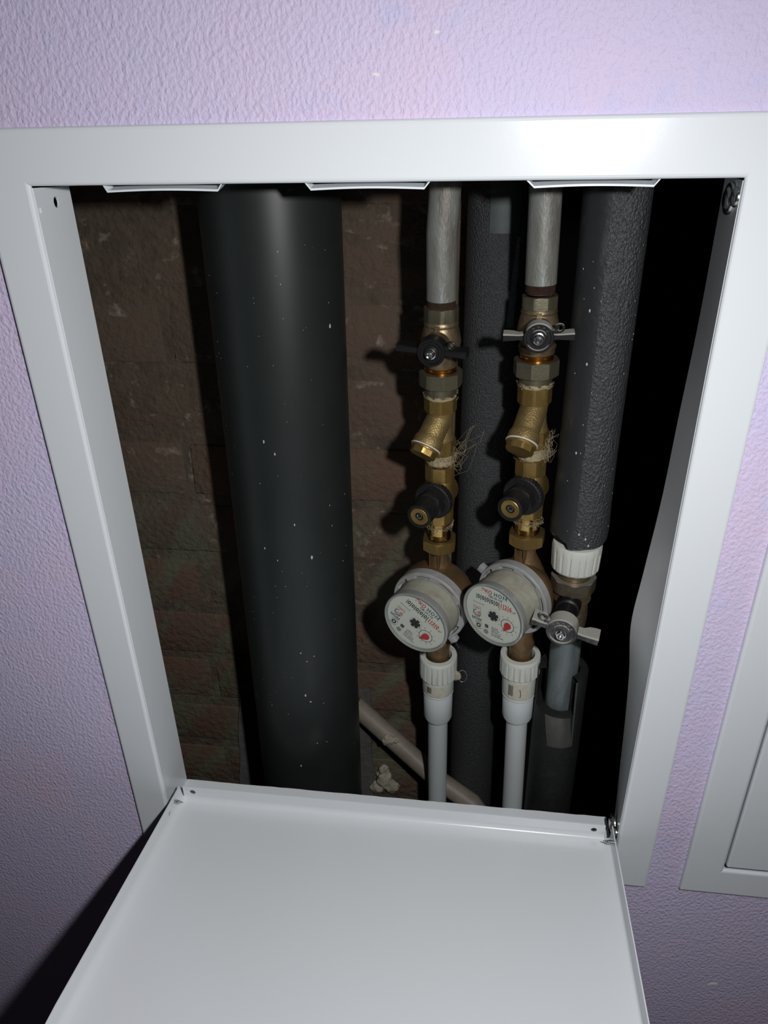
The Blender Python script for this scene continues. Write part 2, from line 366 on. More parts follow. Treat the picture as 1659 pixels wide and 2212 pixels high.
# bottom and top reveals
m = MB()
bx = [(-.2+.4*i/60, .0455+.0005*random.random()) for i in range(61)]
m.poly([(-.2, .003)]+[(x, y) for x, y in bx]+[(.2, .003)], -H-.0012, -H); T(m).build('reveal_panel', M_white2, hatch, smooth=0)
m = MB().box(-.2, .2, .003, .0446, .0010, .0022); T(m).build('reveal_panel', M_white2, hatch, smooth=0)
# right reveal: dented sheet
DT = [(-.56, .0072), (-.5353, .0067), (-.466, .0033), (-.41, .0004), (-.364, -.0028), (-.318, -.0076), (-.272, -.0050), (-.21, -.0012), (-.147, .0004), (-.0857, .0022), (-.013, .0025), (.03, .0025)]
def spline(tab, t):
    for i in range(1, len(tab)-2):
        (a, x), (b_, y) = tab[i], tab[i+1]
        if t <= b_ or i == len(tab)-3:
            k = max(0, min(1, (t-a)/(b_-a))); w = b_-a
            m0 = (y-tab[i-1][1])/(b_-tab[i-1][0])*w; m1 = (tab[i+2][1]-x)/(tab[i+2][0]-a)*w
            return (2*k**3-3*k*k+1)*x+(k**3-2*k*k+k)*m0+(-2*k**3+3*k*k)*y+(k**3-k*k)*m1
vs = []; fs = []; nz, ny = 60, 6
for s in (0, 1):
    for i in range(nz+1):
        z = -H + (H-.001)*i/nz
        for j in range(ny+1):
            y = .003+.0415*j/ny; k = j/ny
            vs.append((.2 + spline(DT, z)*k**1.15 + .0012*s, y, z))
n1 = (nz+1)*(ny+1)
for i in range(nz):
    for j in range(ny):
        a = i*(ny+1)+j; q_ = (a, a+1, a+ny+2, a+ny+1); fs.append(q_); fs.append(tuple(x+n1 for x in q_[::-1]))
bd = [i*(ny+1) for i in range(nz+1)]+[nz*(ny+1)+j for j in range(1, ny+1)]+[i*(ny+1)+ny for i in range(nz-1, -1, -1)]+[j for j in range(ny-1, 0, -1)]
for a, b_ in zip(bd, bd[1:]+bd[:1]): fs.append((a, b_, b_+n1, a+n1))
m = MB(); m.add(vs, fs); T(m).build('reveal_panel', M_white2, hatch, smooth=40)
# three bridging straps punched down from the top reveal
for x0, x1, s0, s1 in ((-.1575, -.0835, .0028, .0038), (-.0368, .0362, .0042, .0042), (.0866, .1595, .0056, .0040)):
    vs = []; fs = []
    xs = [x0, x0+s0] + [x0+s0+(x1-s1-x0-s0)*i/12 for i in range(1, 12)] + [x1-s1, x1]
    for i, x in enumerate(xs):
        k = 0 if i in (0, len(xs)-1) else 1
        bow = .0008*math.sin(PI*(i-1)/(len(xs)-3)) if k else 0
        for y, zz in ((.0045, -.0038), (.0135, -.0022)):
            zb_ = .0012 if not k else zz+bow
            vs += [(x, y, zb_), (x, y, zb_+.0011)]
    for i in range(len(xs)-1):
        a, b_ = i*4, i*4+4
        fs += [(a, b_, b_+1, a+1), (a+1, b_+1, b_+3, a+3), (a+3, b_+3, b_+2, a+2), (a+2, b_+2, b_, a)]
    fs += [(0, 1, 3, 2), tuple(len(xs)*4-4+i for i in (0, 2, 3, 1))]
    m = MB(); m.add(vs, fs); T(m).build('stiffening_strap', M_white, hatch, smooth=0)
# hinge washers and rivets on the right reveal
Mpx = Matrix(((0, 0, -1, 0), (1, 0, 0, 0), (0, 1, 0, 0), (0, 0, 0, 1)))
for (y, z, xo) in ((.0190, -.0110, .1990), (.0205, -.513, .1985)):
    Mt = Matrix.Translation((xo, y, z+H)) @ Matrix(((0, 0, -1, 0), (1, 0, 0, 0), (0, 1, 0, 0), (0, 0, 0, 1)))
    m = MB().lathe([(.0085, -.0016), (.0085, 0), (.0080, .0006), (.0060, .0007), (.0052, .0016), (.0045, .0020)], 32, Mt)
    ws = m.build('hinge_washer', M_zinc, hatch, smooth=40)
    Mt2 = Matrix.Translation((xo+.0002, y-.0105, z+.0015+H)) @ Matrix(((0, 0, -1, 0), (1, 0, 0, 0), (0, 1, 0, 0), (0, 0, 0, 1)))
    m = MB().lathe([(.0052, -.0014), (.0052, 0), (.0042, .0012), (.0020, .0019)], 28, Mt2)
    m.build('rivet', M_zinc, hatch, smooth=40)

# door: folded sheet tray lying open, hinged at the bottom
door = bpy.data.objects.new('door', None)
DZ = -.522; LIP = .0155; TILT = .026
def dleft(y):
    t = max(0., min(1., (.012-y)/.20)); return -.1905 - .0118*t
def dz(y): return DZ + (.012-y)*TILT
ys = [.012 - .52*i/40 for i in range(41)]
yf = ys[-1]
def cross(y):   # section across x: left lip top -> floor -> right lip top
    xl = dleft(y); xr = .1965; z0 = dz(y); pts = [(xl, z0+LIP)]
    R1 = .007
    for i in range(7):
        a = PI + (PI/2)*i/6; pts.append((xl+.0012+R1+R1*math.cos(a), z0+R1+R1*math.sin(a)))
    pts += [(-.09, z0), (0, z0), (.09, z0)]
    R2 = .0022
    for i in range(5):
        a = 1.5*PI + (PI/2)*i/4; pts.append((xr-R2+R2*math.cos(a), z0+R2+R2*math.sin(a)))
    pts.append((xr, z0+LIP)); return pts
vs = []; fs = []; sec = [cross(y) for y in ys]; nc = len(sec[0]); t_ = .0009
for y, sc in zip(ys, sec):
    for k, (x, z) in enumerate(sc): vs.append((x, y, z))
for y, sc in zip(ys, sec):
    for k, (x, z) in enumerate(sc):
        ox = -t_ if k < 4 else (t_ if k > nc-4 else 0); oz = -t_ if 2 <= k <= nc-3 else 0
        vs.append((x+ox, y, z+oz))
n1 = len(ys)*nc
for i in range(len(ys)-1):
    for k in range(nc-1):
        a = i*nc+k; f_ = (a, a+1, a+nc+1, a+nc); fs.append(f_); fs.append(tuple(x+n1 for x in f_[::-1]))
for i in range(len(ys)-1):
    for k in (0, nc-1):
        a = i*nc+k; fs.append((a, a+nc, a+nc+n1, a+n1))
m = MB(); m.add(vs, fs)
# back lip with a small hole near each end, and the front lip
hx0, hx1 = -.1880, .1915; zl = dz(.012)
Mxz = Matrix(((1, 0, 0, 0), (0, 0, 1, 0), (0, 1, 0, 0), (0, 0, 0, 1)))
fold = [(hx0, zl), (hx0, zl+LIP), (hx0+.001, zl+LIP+.0004), (hx1-.001, zl+LIP-.0002), (hx1, zl+LIP-.0008), (hx1, zl)]
m.plate(fold, [circle(-.1790, zl+.0092, .0028, .0028, 18), circle(.1822, zl+.0085, .0026, .0026, 18)], .012, .0129, Mxz)
m.box(-.2, .1965, yf-.0009, yf, dz(yf), dz(yf)+LIP)
# soft inner radius along the back fold
vs = []; fs = []; R3 = .0045
for j, x in enumerate((hx0, hx1)):
    for i in range(7):
        a = PI*1.5 + PI/2*i/6; vs.append((x, .012-R3+R3*math.cos(a), dz(.012-R3)+R3+R3*math.sin(a)))
for i in range(6): fs.append((i, i+1, 7+i+1, 7+i))
m.add(vs, fs)
m.v = [v+Vector((0, 0, H)) for v in m.v]
door = m.build('door', M_white2, hatch, smooth=40)
def screw(p, dirx):
    m = MB(); L_ = .0092
    Mt = Matrix.Translation(Vector(p)+Vector((0, 0, H))) @ (Matrix.Rotation(PI/2*dirx, 4, 'Y'))
    prof = []; nt_ = 6
    for i in range(nt_*4+1):
        z = L_*i/(nt_*4); t = max(.06, min(1, (L_-z)/(L_*.55))); r = .0016*t + (.0007*t if i % 4 == 2 else 0)
        prof.append((r, z))
    m.lathe([(.0032, -.0022), (.0032, -.0008), (.0018, 0)] + prof, 18, Mt); return m.build('self_tapping_screw', M_zinc, door, smooth=25)
screw((-.1915, -.0012, -.5115), 1); screw((.1962, .0005, -.5125), -1)
m = MB(); 
for yy in (-.0130,): m.tube([(-.1915+.0014*math.cos(a)*0+.0004, yy+.0016*math.cos(a), zl+.0075+.0026*math.sin(a)+H) for a in [2*PI*i/16 for i in range(17)]], .0003, 5)
m.build('punched_slot', M_ink, door)

# ------------------------------------------------------------------ second, closed hatch
h2 = empty('access_hatch', Matrix.Translation((.4904, 0, -H)), 'closed white access hatch at the right edge of the photo', 'hatch')
def T2(mb): mb.v = [v-Vector((.4904, 0, -H)) for v in mb.v]; return mb
m = MB(); sweep(m, .2904, .6904, -H+.0015, 0, FL); T2(m).build('frame_flange', M_white, h2, smooth=12)
m = MB().box(.2922, .6886, .0016, .016, -H+.0033, -.0018, b=.0016); T2(m).build('door', M_white, h2, smooth=12)
m = MB(); m.plate([(.2904, -H+.0015), (.6904, -H+.0015), (.6904, 0), (.2904, 0)], [], .0165, .0180, Mxz); T2(m).build('back_plate', M_white2, h2, smooth=0)

# ------------------------------------------------------------------ sewer pipe
base = SX.at(ZF); sp = empty('sewer_pipe', SX.frame(ZF), 'thick dark grey plastic sewer pipe with white paint flecks', 'pipe')
hh = lambda z: (z-ZF)/SX.d.z
m = MB().lathe([(.0525, 0), (.0525, hh(ZC)*.5), (.0525, hh(ZC)-.002)], 96); m.build('pipe_barrel', M_pvc, sp)
FLK = [(61.1, -0.1036, 5, 9), (-5.5, -0.1879, 3, 8), (3.4, -0.1979, 3, 6), (15.6, -0.261, 3, 6), (29.4, -0.294, 5, 9), (-2.4, -0.2949, 2, 4), (-14.3, -0.2845, 3, 6), (12.3, -0.3919, 3, 4), (17.7, -0.4021, 3, 3), (25.2, -0.3974, 3, 3), (13.8, -0.4413, 4, 8), (18.6, -0.4495, 5, 4), (-24.7, -0.4592, 2, 3), (22.4, -0.5024, 3, 3), (3.3, -0.5304, 4, 6), (-5.8, -0.4648, 2, 2), (32.9, -0.5039, 2, 3), (18.3, -0.0476, 2, 2), (31.9, -0.4546, 2, 2), (-12.9, -0.2244, 2, 2), (18.7, -0.0695, 2, 2), (50.7, -0.2502, 2, 3), (72.8, -0.2476, 2, 3), (52.3, -0.27, 2, 3), (65.2, -0.31, 2, 3), (60.6, -0.0863, 2, 2), (2.8, -0.3207, 2, 2)]
for _ in range(70): FLK.append((random.uniform(-60, 75), random.uniform(-.62, -.03), random.uniform(.7, 1.5), random.uniform(.8, 2.0)))
m = MB()
for a, z, sw, sh in FLK:
    k = .00040*.5; pts = []
    n = 8; c = rad(a)
    vs = [(.0528*math.sin(c), -.0528*math.cos(c), hh(z))]
    for i in range(n):
        t = 2*PI*i/n; j = random.uniform(.8, 1.15); aa = c + sw*k*j*math.cos(t)/.052
        vs.append((.05262*math.sin(aa), -.05262*math.cos(aa), hh(z)+sh*k*j*math.sin(t)))
    m.add(vs, [(0, i+1, (i+1) % n+1) for i in range(n)])
m.build('paint_flecks', M_fleck, sp, kind='stuff')

# ------------------------------------------------------------------ foam-insulated pipe in the middle (behind)
ip = empty('insulated_pipe', MX.frame(ZF), 'dark foam-wrapped pipe behind and between the two meter risers', 'pipe')
hm = lambda z: (z-ZF)/MX.d.z
m = MB().lathe([(.0245, 0), (.0245, hm(-.5)), (.0247, hm(-.25)), (.0245, hm(ZC)-.002)], 64); m.build('foam_sleeve', M_foam_mid, ip)
def patch(mb, angs, r, hf, n=10):      # thin curved sheet: list of (z, ang0, ang1)
    vs = []; fs = []
    for z, a0, a1 in angs:
        for i in range(n+1):
            a = rad(a0+(a1-a0)*i/n); vs.append((r*math.sin(a), -r*math.cos(a), hf(z)))
    for j in range(len(angs)-1):
        for i in range(n): q = j*(n+1)+i; fs.append((q, q+1, q+n+2, q+n+1))
    k = len(vs); vs += [(v[0]*(1-.0006/r), v[1]*(1-.0006/r), v[2]) for v in vs]
    fs += [tuple(x+k for x in f[::-1]) for f in fs]
    nn = n+1; bd = list(range(nn))+[j*nn+n for j in range(1, len(angs))]+[(len(angs)-1)*nn+i for i in range(n-1, -1, -1)]+[j*nn for j in range(len(angs)-2, 0, -1)]
    for a, b_ in zip(bd, bd[1:]+bd[:1]): fs.append((a, b_, b_+k, a+k))
    return mb.add(vs, fs)
m = MB(); patch(m, [(-.0432, -17, 35), (.02, -18, 36), (.1, -18, 36), (.4, -18, 36)], .0256, hm); m.build('tape_patch', M_tape, ip, label='smooth grey tape at the top of the sleeve')
m = MB(); patch(m, [(-.113, 22, 34), (-.108, 22.3, 35.5), (-.100, 23, 35), (-.092, 24, 36.5), (-.075, 26.5, 37.5), (-.06, 30, 38), (-.046, 33, 38.5)], .0255, hm, 6); m.build('tape_strip', M_tape2, ip, label='narrow pale grey tape along the slit')

# ------------------------------------------------------------------ diagonal plastic pipe and foam lumps
DP = [Vector(q_) for q_ in ((-.0563, .1775, -.5440), (-.0484, .1760, -.5514), (.0411, .1500, -.6206), (.0794, .1300, -.6301), (.0960, .1210, -.6480), (.1010, .1180, -.6800), (.1015, .1175, ZF+.001))]
dp = tag(MB().tube(DP, .0108, 32).build('drain_pipe', M_drain), 'beige plastic pipe running diagonally down behind the left riser', 'pipe')
def lump(mb, c, r, seed):
    bm = bmesh.new(); bmesh.ops.create_icosphere(bm, subdivisions=3, radius=r)
    for v in bm.verts:
        k = 1 + .45*noise.noise(v.co*(1.6/r) + Vector((seed, 0, 0))); v.co = v.co*k
        v.co.y *= .6; v.co += Vector(c)
    bm.verts.index_update(); mb.add([v.co.copy() for v in bm.verts], [tuple(x.index for x in f.verts) for f in bm.faces]); bm.free()
P = DP[1].lerp(DP[2], (-.0165+.0484)/.0895)
m = MB(); lump(m, (P.x, P.y-.010, P.z+.003), .0068, 1); lump(m, (P.x+.009, P.y-.010, P.z+.003), .0042, 2)
m.build('foam_lump', M_expfoam, dp)
m = MB(); lump(m, (-.026, .188, -.668), .011, 3); lump(m, (-.018, .188, -.680), .009, 4); lump(m, (-.034, .188, -.683), .008, 5); lump(m, (-.026, .188, -.653), .0065, 6)
tag(m.build('foam_lump', M_expfoam), 'pale lump of mounting foam on the brick wall below the diagonal pipe', 'foam')

# ------------------------------------------------------------------ fittings
def ribs(prof_r, depth, n):   # radius function for grip ribs
    return lambda r, z, a: r - depth*(.5+.5*math.cos(a*n))**3
def fibres(mb, cz, r, n, spread, out=0., az=(0, 2*PI), th=.00012):
    for i in range(n):
        a = random.uniform(*az); z = cz+random.uniform(-spread, spread); pts = []
        da = random.uniform(-.9, .9); k = random.random(); o = out*(k**2)
        for j in range(7):
            t = j/6; aa = a+da*t
            rr = r + .0003 + random.uniform(0, .0006) + o*math.sin(PI*t)*random.uniform(.7, 1.1)
            pts.append((rr*math.sin(aa), -rr*math.cos(aa), z+random.uniform(-.3, .3)*spread+o*.6*math.sin(5*t+k*6)))
        mb.tube(pts, th, 3, cap=False)

def steel_pipe(X, zb, ztop, r, name, label, mtl, bend=None, thread=True):
    root = empty(name, X.frame(zb), label, 'pipe')
    L_ = (ztop-zb)/X.d.z; pts = []
    N_ = 26
    for i in range(N_+1):
        h = L_*i/N_; dx = dy = 0
        if bend:
            t = max(0, min(1, (h-bend[0])/bend[1])); t = t*t*(3-2*t); dx, dy = bend[2]*t, bend[3]*t
        pts.append((dx, dy, h))
    if bend: pts = sorted(pts + [(0, 0, bend[0]*.5)], key=lambda p: p[2])
    h0 = .0035 if thread else 0
    pts[0] = (0, 0, h0)
    MB().tube(pts, r, 40).build('pipe_barrel', mtl, root)
    if thread:
        pr = [(r-.0014, -.003)]
        for i in range(5): pr += [(r-.0012, -.002+.0012*i), (r-.0004, -.0014+.0012*i)]
        MB().lathe(pr, 36).build('threaded_end', M_rust, root, label='dark rusty thread')
    return root

def handle(root, a, z, L, sc=1., dusty=True, roll=0., eye=1, wing=(1., 1.), deep=1.):
    mt = M_dusty if dusty else M_black
    M0 = side(a, z, 0.) @ Rz(roll)
    m = MB()
    q = sc; Lb = L-.013*q
    # hub drum with a raised rim and recessed face
    m.lathe([(.0072*q, Lb-.004*q), (.0100*q, Lb), (.0100*q, L-.0030*q), (.0094*q, L-.0022*q), (.0082*q, L-.0022*q), (.0078*q, L-.0034*q), (.0056*q, L-.0034*q), (.0052*q, L-.0026*q), (.0030*q, L-.0024*q)], 40, M0)
    # wings: plates lying along the stem, waisted at the hub
    for s in (-1, 1):
        ww = wing[0] if s < 0 else wing[1]
        x0, x1, x2 = s*.0080*q, s*.0128*q, s*.0232*q*ww
        secs = [(x0, .0026, .0075), (x1, .0020, .0085), (s*.0165*q, .0023, .0112), (s*.0205*q*ww, .0026, .0118), (x2, .0027, .0116)]
        vs = []; fs = []
        for x, t, dpt in secs:
            t *= q; dpt *= q*deep; c = L-.0045*q-dpt/2*.9
            for yy, ww_ in ((-t, -dpt/2), (-t*.7, dpt/2), (t*.7, dpt/2), (t, dpt/2-.001*q), (t, -dpt/2)): vs.append((x, yy, c+ww_))
        for j in range(len(secs)-1):
            for i in range(5): fs.append((j*5+i, j*5+(i+1) % 5, (j+1)*5+(i+1) % 5, (j+1)*5+i))
        fs += [tuple(range(5)), tuple(range(len(secs)*5-5, len(secs)*5))]
        m.add(vs, fs, M0)
    # lead-seal eyelet
    ex = eye*.0135*q; ey = .0058*q
    m.tube([(ex+.0024*q*math.cos(t), ey+.0024*q*math.sin(t), L-.006*q) for t in [2*PI*i/18 for i in range(19)]], .0009*q, 8, M0, cap=False)
    m.box(min(ex*.55, ex*.9), max(ex*.55, ex*.9), ey-.0035*q, ey-.0012*q, L-.0072*q, L-.0048*q, M0)
    hd = m.build('handle', mt, root, smooth=30)
    mk = MB()   # raised marks on the hub face
    for ang in (125, 95, 62, 35):
        c = rad(ang); mk.add([], []); mk.lathe([(.0010*q, L-.0034*q), (.0009*q, L-.0026*q)], 10, M0 @ Matrix.Translation((.0067*q*math.cos(c), .0067*q*math.sin(c), 0)))
    mk.build('hub_marks', mt, hd)
    sm = MB().lathe([(.0044, L-.0026*q), (.0044, L-.0014), (.0040, L-.0008), (.0033, L-.0006)], 26, M0, cap1=False)
    sm.nut(6, .0029, L-.0010, L+.0022, .3, 0., M0)
    sm.lathe([(.0021, L+.0022), (.0019, L+.0030), (.0012, L+.0026), (.0006, L+.0031)], 16, M0)
    sm.build('handle_screw', M_zinc, hd, label='bright zinc flange screw')

def ball_valve(X, zs, az, L, rot, label, group, name='ball_valve', big=1., top_mat=None, eye=1, dusty=True, roll=0., wing=(1, 1), union=True):
    z0, z1, z2, z3, z4, z5, z6, z7 = zs      # hex top, hex bottom, neck bottom, handle axis, ring top, ring bottom, union top, union bottom
    root = empty(name, X.frame(z7), label, 'valve', group); h = lambda z: (z-z7)/X.d.z
    q = big
    m = MB(); m.nut(8, .0118*q, h(z1), h(z0), rot, .0094*q, None)
    m.lathe([(.0100*q, h(z0)-.0004), (.0098*q, h(z0)-.002)], 30, cap0=False, cap1=True)
    m.build('inlet_hex', top_mat or M_nickel, root, smooth=25)
    zc = z3-.002
    m = MB().lathe([(.0108*q, h(z5)-.001), (.0124*q, h(z5)), (.0126*q, h(z4)-.0012), (.0132*q, h(z4)), (.0132*q, h(z4)+.0012), (.0118*q, h(z4)+.002), (.0140*q, h(zc)-.0035), (.0146*q, h(zc)), (.0140*q, h(zc)+.004), (.0125*q, h(z2)), (.0120*q, h(z2)+.0008), (.0126*q, h(z2)+.0016), (.0126*q, h(z1)-.0016), (.0116*q, h(z1))], 44)
    m.lathe([(.0090*q, .008), (.0085*q, L-.016*q), (.0068*q, L-.015*q), (.0065*q, L-.010*q)], 28, side(az, h(z3)))
    m.box(-.0018, .0018, h(z2)-.0008, h(z2)+.0030, .0115*q, .0138*q, side(az, 0))
    m.build('body', M_nickel2 if top_mat is None else M_nickel, root, smooth=32)
    if union:
        m = MB(); pr = [(.0108*q, h(z6)-.004)]
        k = 4
        for i in range(k):
            t0 = h(z6)-.004+(h(z5)-h(z6)+.004)*i/k; dt = (h(z5)-h(z6)+.004)/k
            pr += [(.0112*q, t0+dt*.2), (.0120*q, t0+dt*.5), (.0112*q, t0+dt*.8)]
        m.lathe(pr, 36); m.build('union_thread', M_copper, root, smooth=50, label='bright coppery brass thread')
        m = MB(); m.nut(8, .0152*q, h(z7), h(z6), rot+.1, .0119*q); m.build('union_nut', M_nickel, root, smooth=25)
    handle(root, az, h(z3), L, big, dusty, roll, eye, wing)
    return root, h

def strainer(X, zs, az, Lc, rot, label, group, tuft):
    zg0, z0, z1, zb, z2, z3, ze = zs      # tail top, hex top/bottom, branch root, lower hex top/bottom, end
    root = empty('pipe_strainer', X.frame(ze), label, 'strainer', group); h = lambda z: (z-ze)/X.d.z
    m = MB().lathe([(.0113, h(z0)-.003), (.0113, h(z0)+.0008), (.0117, h(z0)+.0012), (.0117, h(zg0)-.001), (.0111, h(zg0)-.0006), (.0108, h(zg0)+.001)], 36); m.build('union_tail', M_nickel, root)
    m = MB(); m.nut(8, .0117, h(z1), h(z0), rot); m.build('hex_collar', M_brass, root, smooth=25)
    m = MB(); m.nut(8, .0115, h(z3), h(z2), rot-.1)
    m.build('hex_collar', M_brass, root, smooth=25)
    m = MB().lathe([(.0108, h(z2)-.001), (.0110, h(z2)+.001), (.0098, h(z2)+.006), (.0094, h(zb)-.006), (.0100, h(zb)), (.0108, h(z1)-.001), (.0110, h(z1)+.0012)], 40)
    # inclined strainer leg at 45 degrees
    out = Vector((math.sin(az), -math.cos(az), 0)); ax = (out*math.sin(rad(45)) - Vector((0, 0, 1))*math.cos(rad(45))).normalized()
    u = Vector((math.cos(az), math.sin(az), 0)); v = ax.cross(u)
    O = Vector((0, 0, h(zb)))
    Mb = Matrix(((u.x, v.x, ax.x, O.x), (u.y, v.y, ax.y, O.y), (u.z, v.z, ax.z, O.z), (0, 0, 0, 1)))
    m.lathe([(.0085, -.004), (.0100, .004), (.0102, Lc-.0170), (.0106, Lc-.0145), (.0116, Lc-.0125), (.0116, Lc-.0070), (.0108, Lc-.0066)], 40, Mb)
    # cast web between leg and tube
    web = [(0, -.0090, .002), (.0, -.0090, Lc-.012), (0, -.0110, .010)]
    m.build('body', M_cast, root, smooth=40)
    m = MB().lathe([(.0100, Lc-.0068), (.0121, Lc-.0066), (.0121, Lc-.0058), (.0100, Lc-.0056)], 40, Mb); m.build('gasket', M_gasket, root, label='thin pale plastic gasket')
    m = MB().lathe([(.0112, Lc-.0056), (.0115, Lc-.0050), (.0115, Lc-.0042), (.0108, Lc-.0038)], 40, Mb)
    m.nut(8, .0098, Lc-.0040, Lc+.0006, .35, 0., Mb, (False, True)); m.build('cap_plug', M_brass, root, smooth=25)
    m = MB()
    m.lathe([(.0116, h(z0)-.0004), (.0120, h(z0)+.0006), (.0118, h(z0)+.0018), (.0117, h(z0)+.003)], 30, rf=lambda r, z, a: r+.0003*math.sin(a*9+z*900), cap0=False, cap1=False)
    fibres(m, h(z0)+.0015, .0120, 36, .0018, .002)
    m.build('hemp_fibre', M_hemp, root, kind='stuff')
    m = MB(); m.lathe([(.0100, h(ze)), (.0108, h(ze)+.001), (.0104, h(z3)-.001), (.0106, h(z3))], 30, rf=lambda r, z, a: r+.0004*math.sin(a*13+z*1500), cap0=False, cap1=False)
    fibres(m, (h(ze)+h(z3))/2, .0112, 70, .0045, .003)
    fibres(m, h(z3)-.001, .0112, 26 if tuft > .01 else 70, .009, tuft, (rad(45), rad(125)), .00009)
    m.build('hemp_fibre', M_hemp, root, kind='stuff')
    return root

def regulator(X, zs, az, L, rot, label, group):
    z0, z1, zc, z2, z3, ze = zs
    root = empty('pressure_regulator', X.frame(ze), label, 'regulator', group); h = lambda z: (z-ze)/X.d.z
    m = MB(); m.nut(8, .0116, h(z1), h(z0), rot, .0085); m.build('hex_collar', M_brass, root, smooth=25)
    m = MB(); m.nut(8, .0112, h(z3), h(z2), rot); m.build('hex_collar', M_brass, root, smooth=25)
    m = MB().lathe([(.0105, h(z2)-.001), (.0112, h(z2)), (.0122, h(zc)-.006), (.0128, h(zc)), (.0122, h(zc)+.006), (.0112, h(z1)), (.0105, h(z1)+.001)], 40)
    Mk = side(az, h(zc))
    m.lathe([(.0105, -.014), (.0122, -.010), (.0122, .004), (.0130, .0075), (.0130, .0090)], 40, Mk)
    m.lathe([(.0050, -.012), (.0085, -.010), (.0085, .0)], 30, side(az+1.35, h(zc)+.012) @ Matrix.Translation((0, 0, -.0035)) @ Matrix.Rotation(PI, 4, 'Y'))
    m.build('body', M_brass, root, smooth=35)
    m = MB()
    gr = lambda r, z, a: r if r < .0152 else r - .0006*(.5+.5*math.cos(a*34))
    m.lathe([(.0120, .0088), (.0158, .0092), (.0158, .0150), (.0145, .0158), (.0122, .0158)], 136, Mk, rf=gr)
    m.build('knob_base', M_knob, root, smooth=35)
    m = MB(); m.nut(6, .0106, .0156, .0245, .25, 0., Mk, (False, True))
    kr = lambda r, z, a: r - (.0005*(.5+.5*math.cos(a*30)) if .0245 <= z <= L-.003 else 0)
    m.lathe([(.0101, .0244), (.0101, .0255), (.0098, L-.0032), (.0099, L-.0028), (.0099, L-.0004), (.0092, L), (.0080, L), (.0078, L-.0020), (.0060, L-.0022)], 120, Mk, rf=kr)
    kb = m.build('adjusting_knob', M_knob, root, smooth=35)
    m = MB().lathe([(.0077, L-.0022), (.0077, L-.0010), (.0070, L-.0005), (.0036, L-.0007), (.0034, L-.0012), (.0033, L-.006)], 36, Mk, cap1=False, cap0=False); m.build('brass_insert', M_brass, kb)
    m = MB().lathe([(.0033, L-.0062), (.0, L-.0062)], 24, Mk, cap0=False)
    m.lathe([(.0034, L-.0060), (.0033, L-.0012)], 6, Mk, cap0=False, cap1=False); m.build('hex_socket', M_ink, kb, smooth=0)
    m = MB()
    for i in range(3): m.tube([(.0020*math.cos(t), .0020*math.sin(t), L-.0042+.0012*i) for t in [2*PI*k/16 for k in range(17)]], .0004, 6, Mk, cap=False)
    m.build('spring_socket', M_zinc, kb)
    pr = [(.0090, -.004), (.0097, -.002)]
    for i in range(5): pr += [(.0094, .0008*i-.001), (.0099, .0008*i-.0006)]
    m = MB().lathe(pr+[(.0101, .0048), (.0101, h(z3)-.0012), (.0106, h(z3)-.0006), (.0106, h(z3)+.001)], 40); m.build('outlet_tail', mat_tail, root)
    m = MB(); fibres(m, h(z3)-.004, .0103, 60, .004, .002); m.build('hemp_fibre', M_hemp, root, kind='stuff')
    return root
mat_tail = mat('polished_brass', (.62, .42, .14), .22, metal=1., var=(.42, .28, .10), vscale=120, vlo=.45, vhi=.75)

# ---- flat print on the dials: text laid out as real lettering on the dial disc
def text_into(mb, txt, size, x, y, Md, sx=1., align='CENTER', lift=.00012, bold=0.):
    cu = bpy.data.curves.new('lettering', 'FONT'); cu.body = txt; cu.size = size; cu.offset = bold; cu.align_x = align; cu.align_y = 'CENTER'; cu.resolution_u = 2
    o = bpy.data.objects.new('lettering', cu); COL.objects.link(o); bpy.context.view_layer.update()
    me = bpy.data.meshes.new_from_object(o.evaluated_get(bpy.context.evaluated_depsgraph_get()))
    mb.add([Vector((v.co.x*sx+x, v.co.y+y, lift)) for v in me.vertices], [tuple(p.vertices) for p in me.polygons], Md)
    bpy.data.objects.remove(o); bpy.data.meshes.remove(me); bpy.data.curves.remove(cu)
def ringstroke(mb, cx, cy, r0, r1, Md, a0=0, a1=360, n=40, ry=1., lift=.00012):
    vs = []; fs = []
    for i in range(n+1):
        a = rad(a0+(a1-a0)*i/n)
        for r in (r0, r1): vs.append((cx+r*math.cos(a), cy+r*math.sin(a)*ry, lift))
    for i in range(n): fs.append((2*i, 2*i+1, 2*i+3, 2*i+2))
    mb.add(vs, fs, Md)
def rect(mb, x0, x1, y0, y1, Md, lift=.00012): mb.add([(x0, y0, lift), (x1, y0, lift), (x1, y1, lift), (x0, y1, lift)], [(0, 1, 2, 3)], Md)
mm = .001
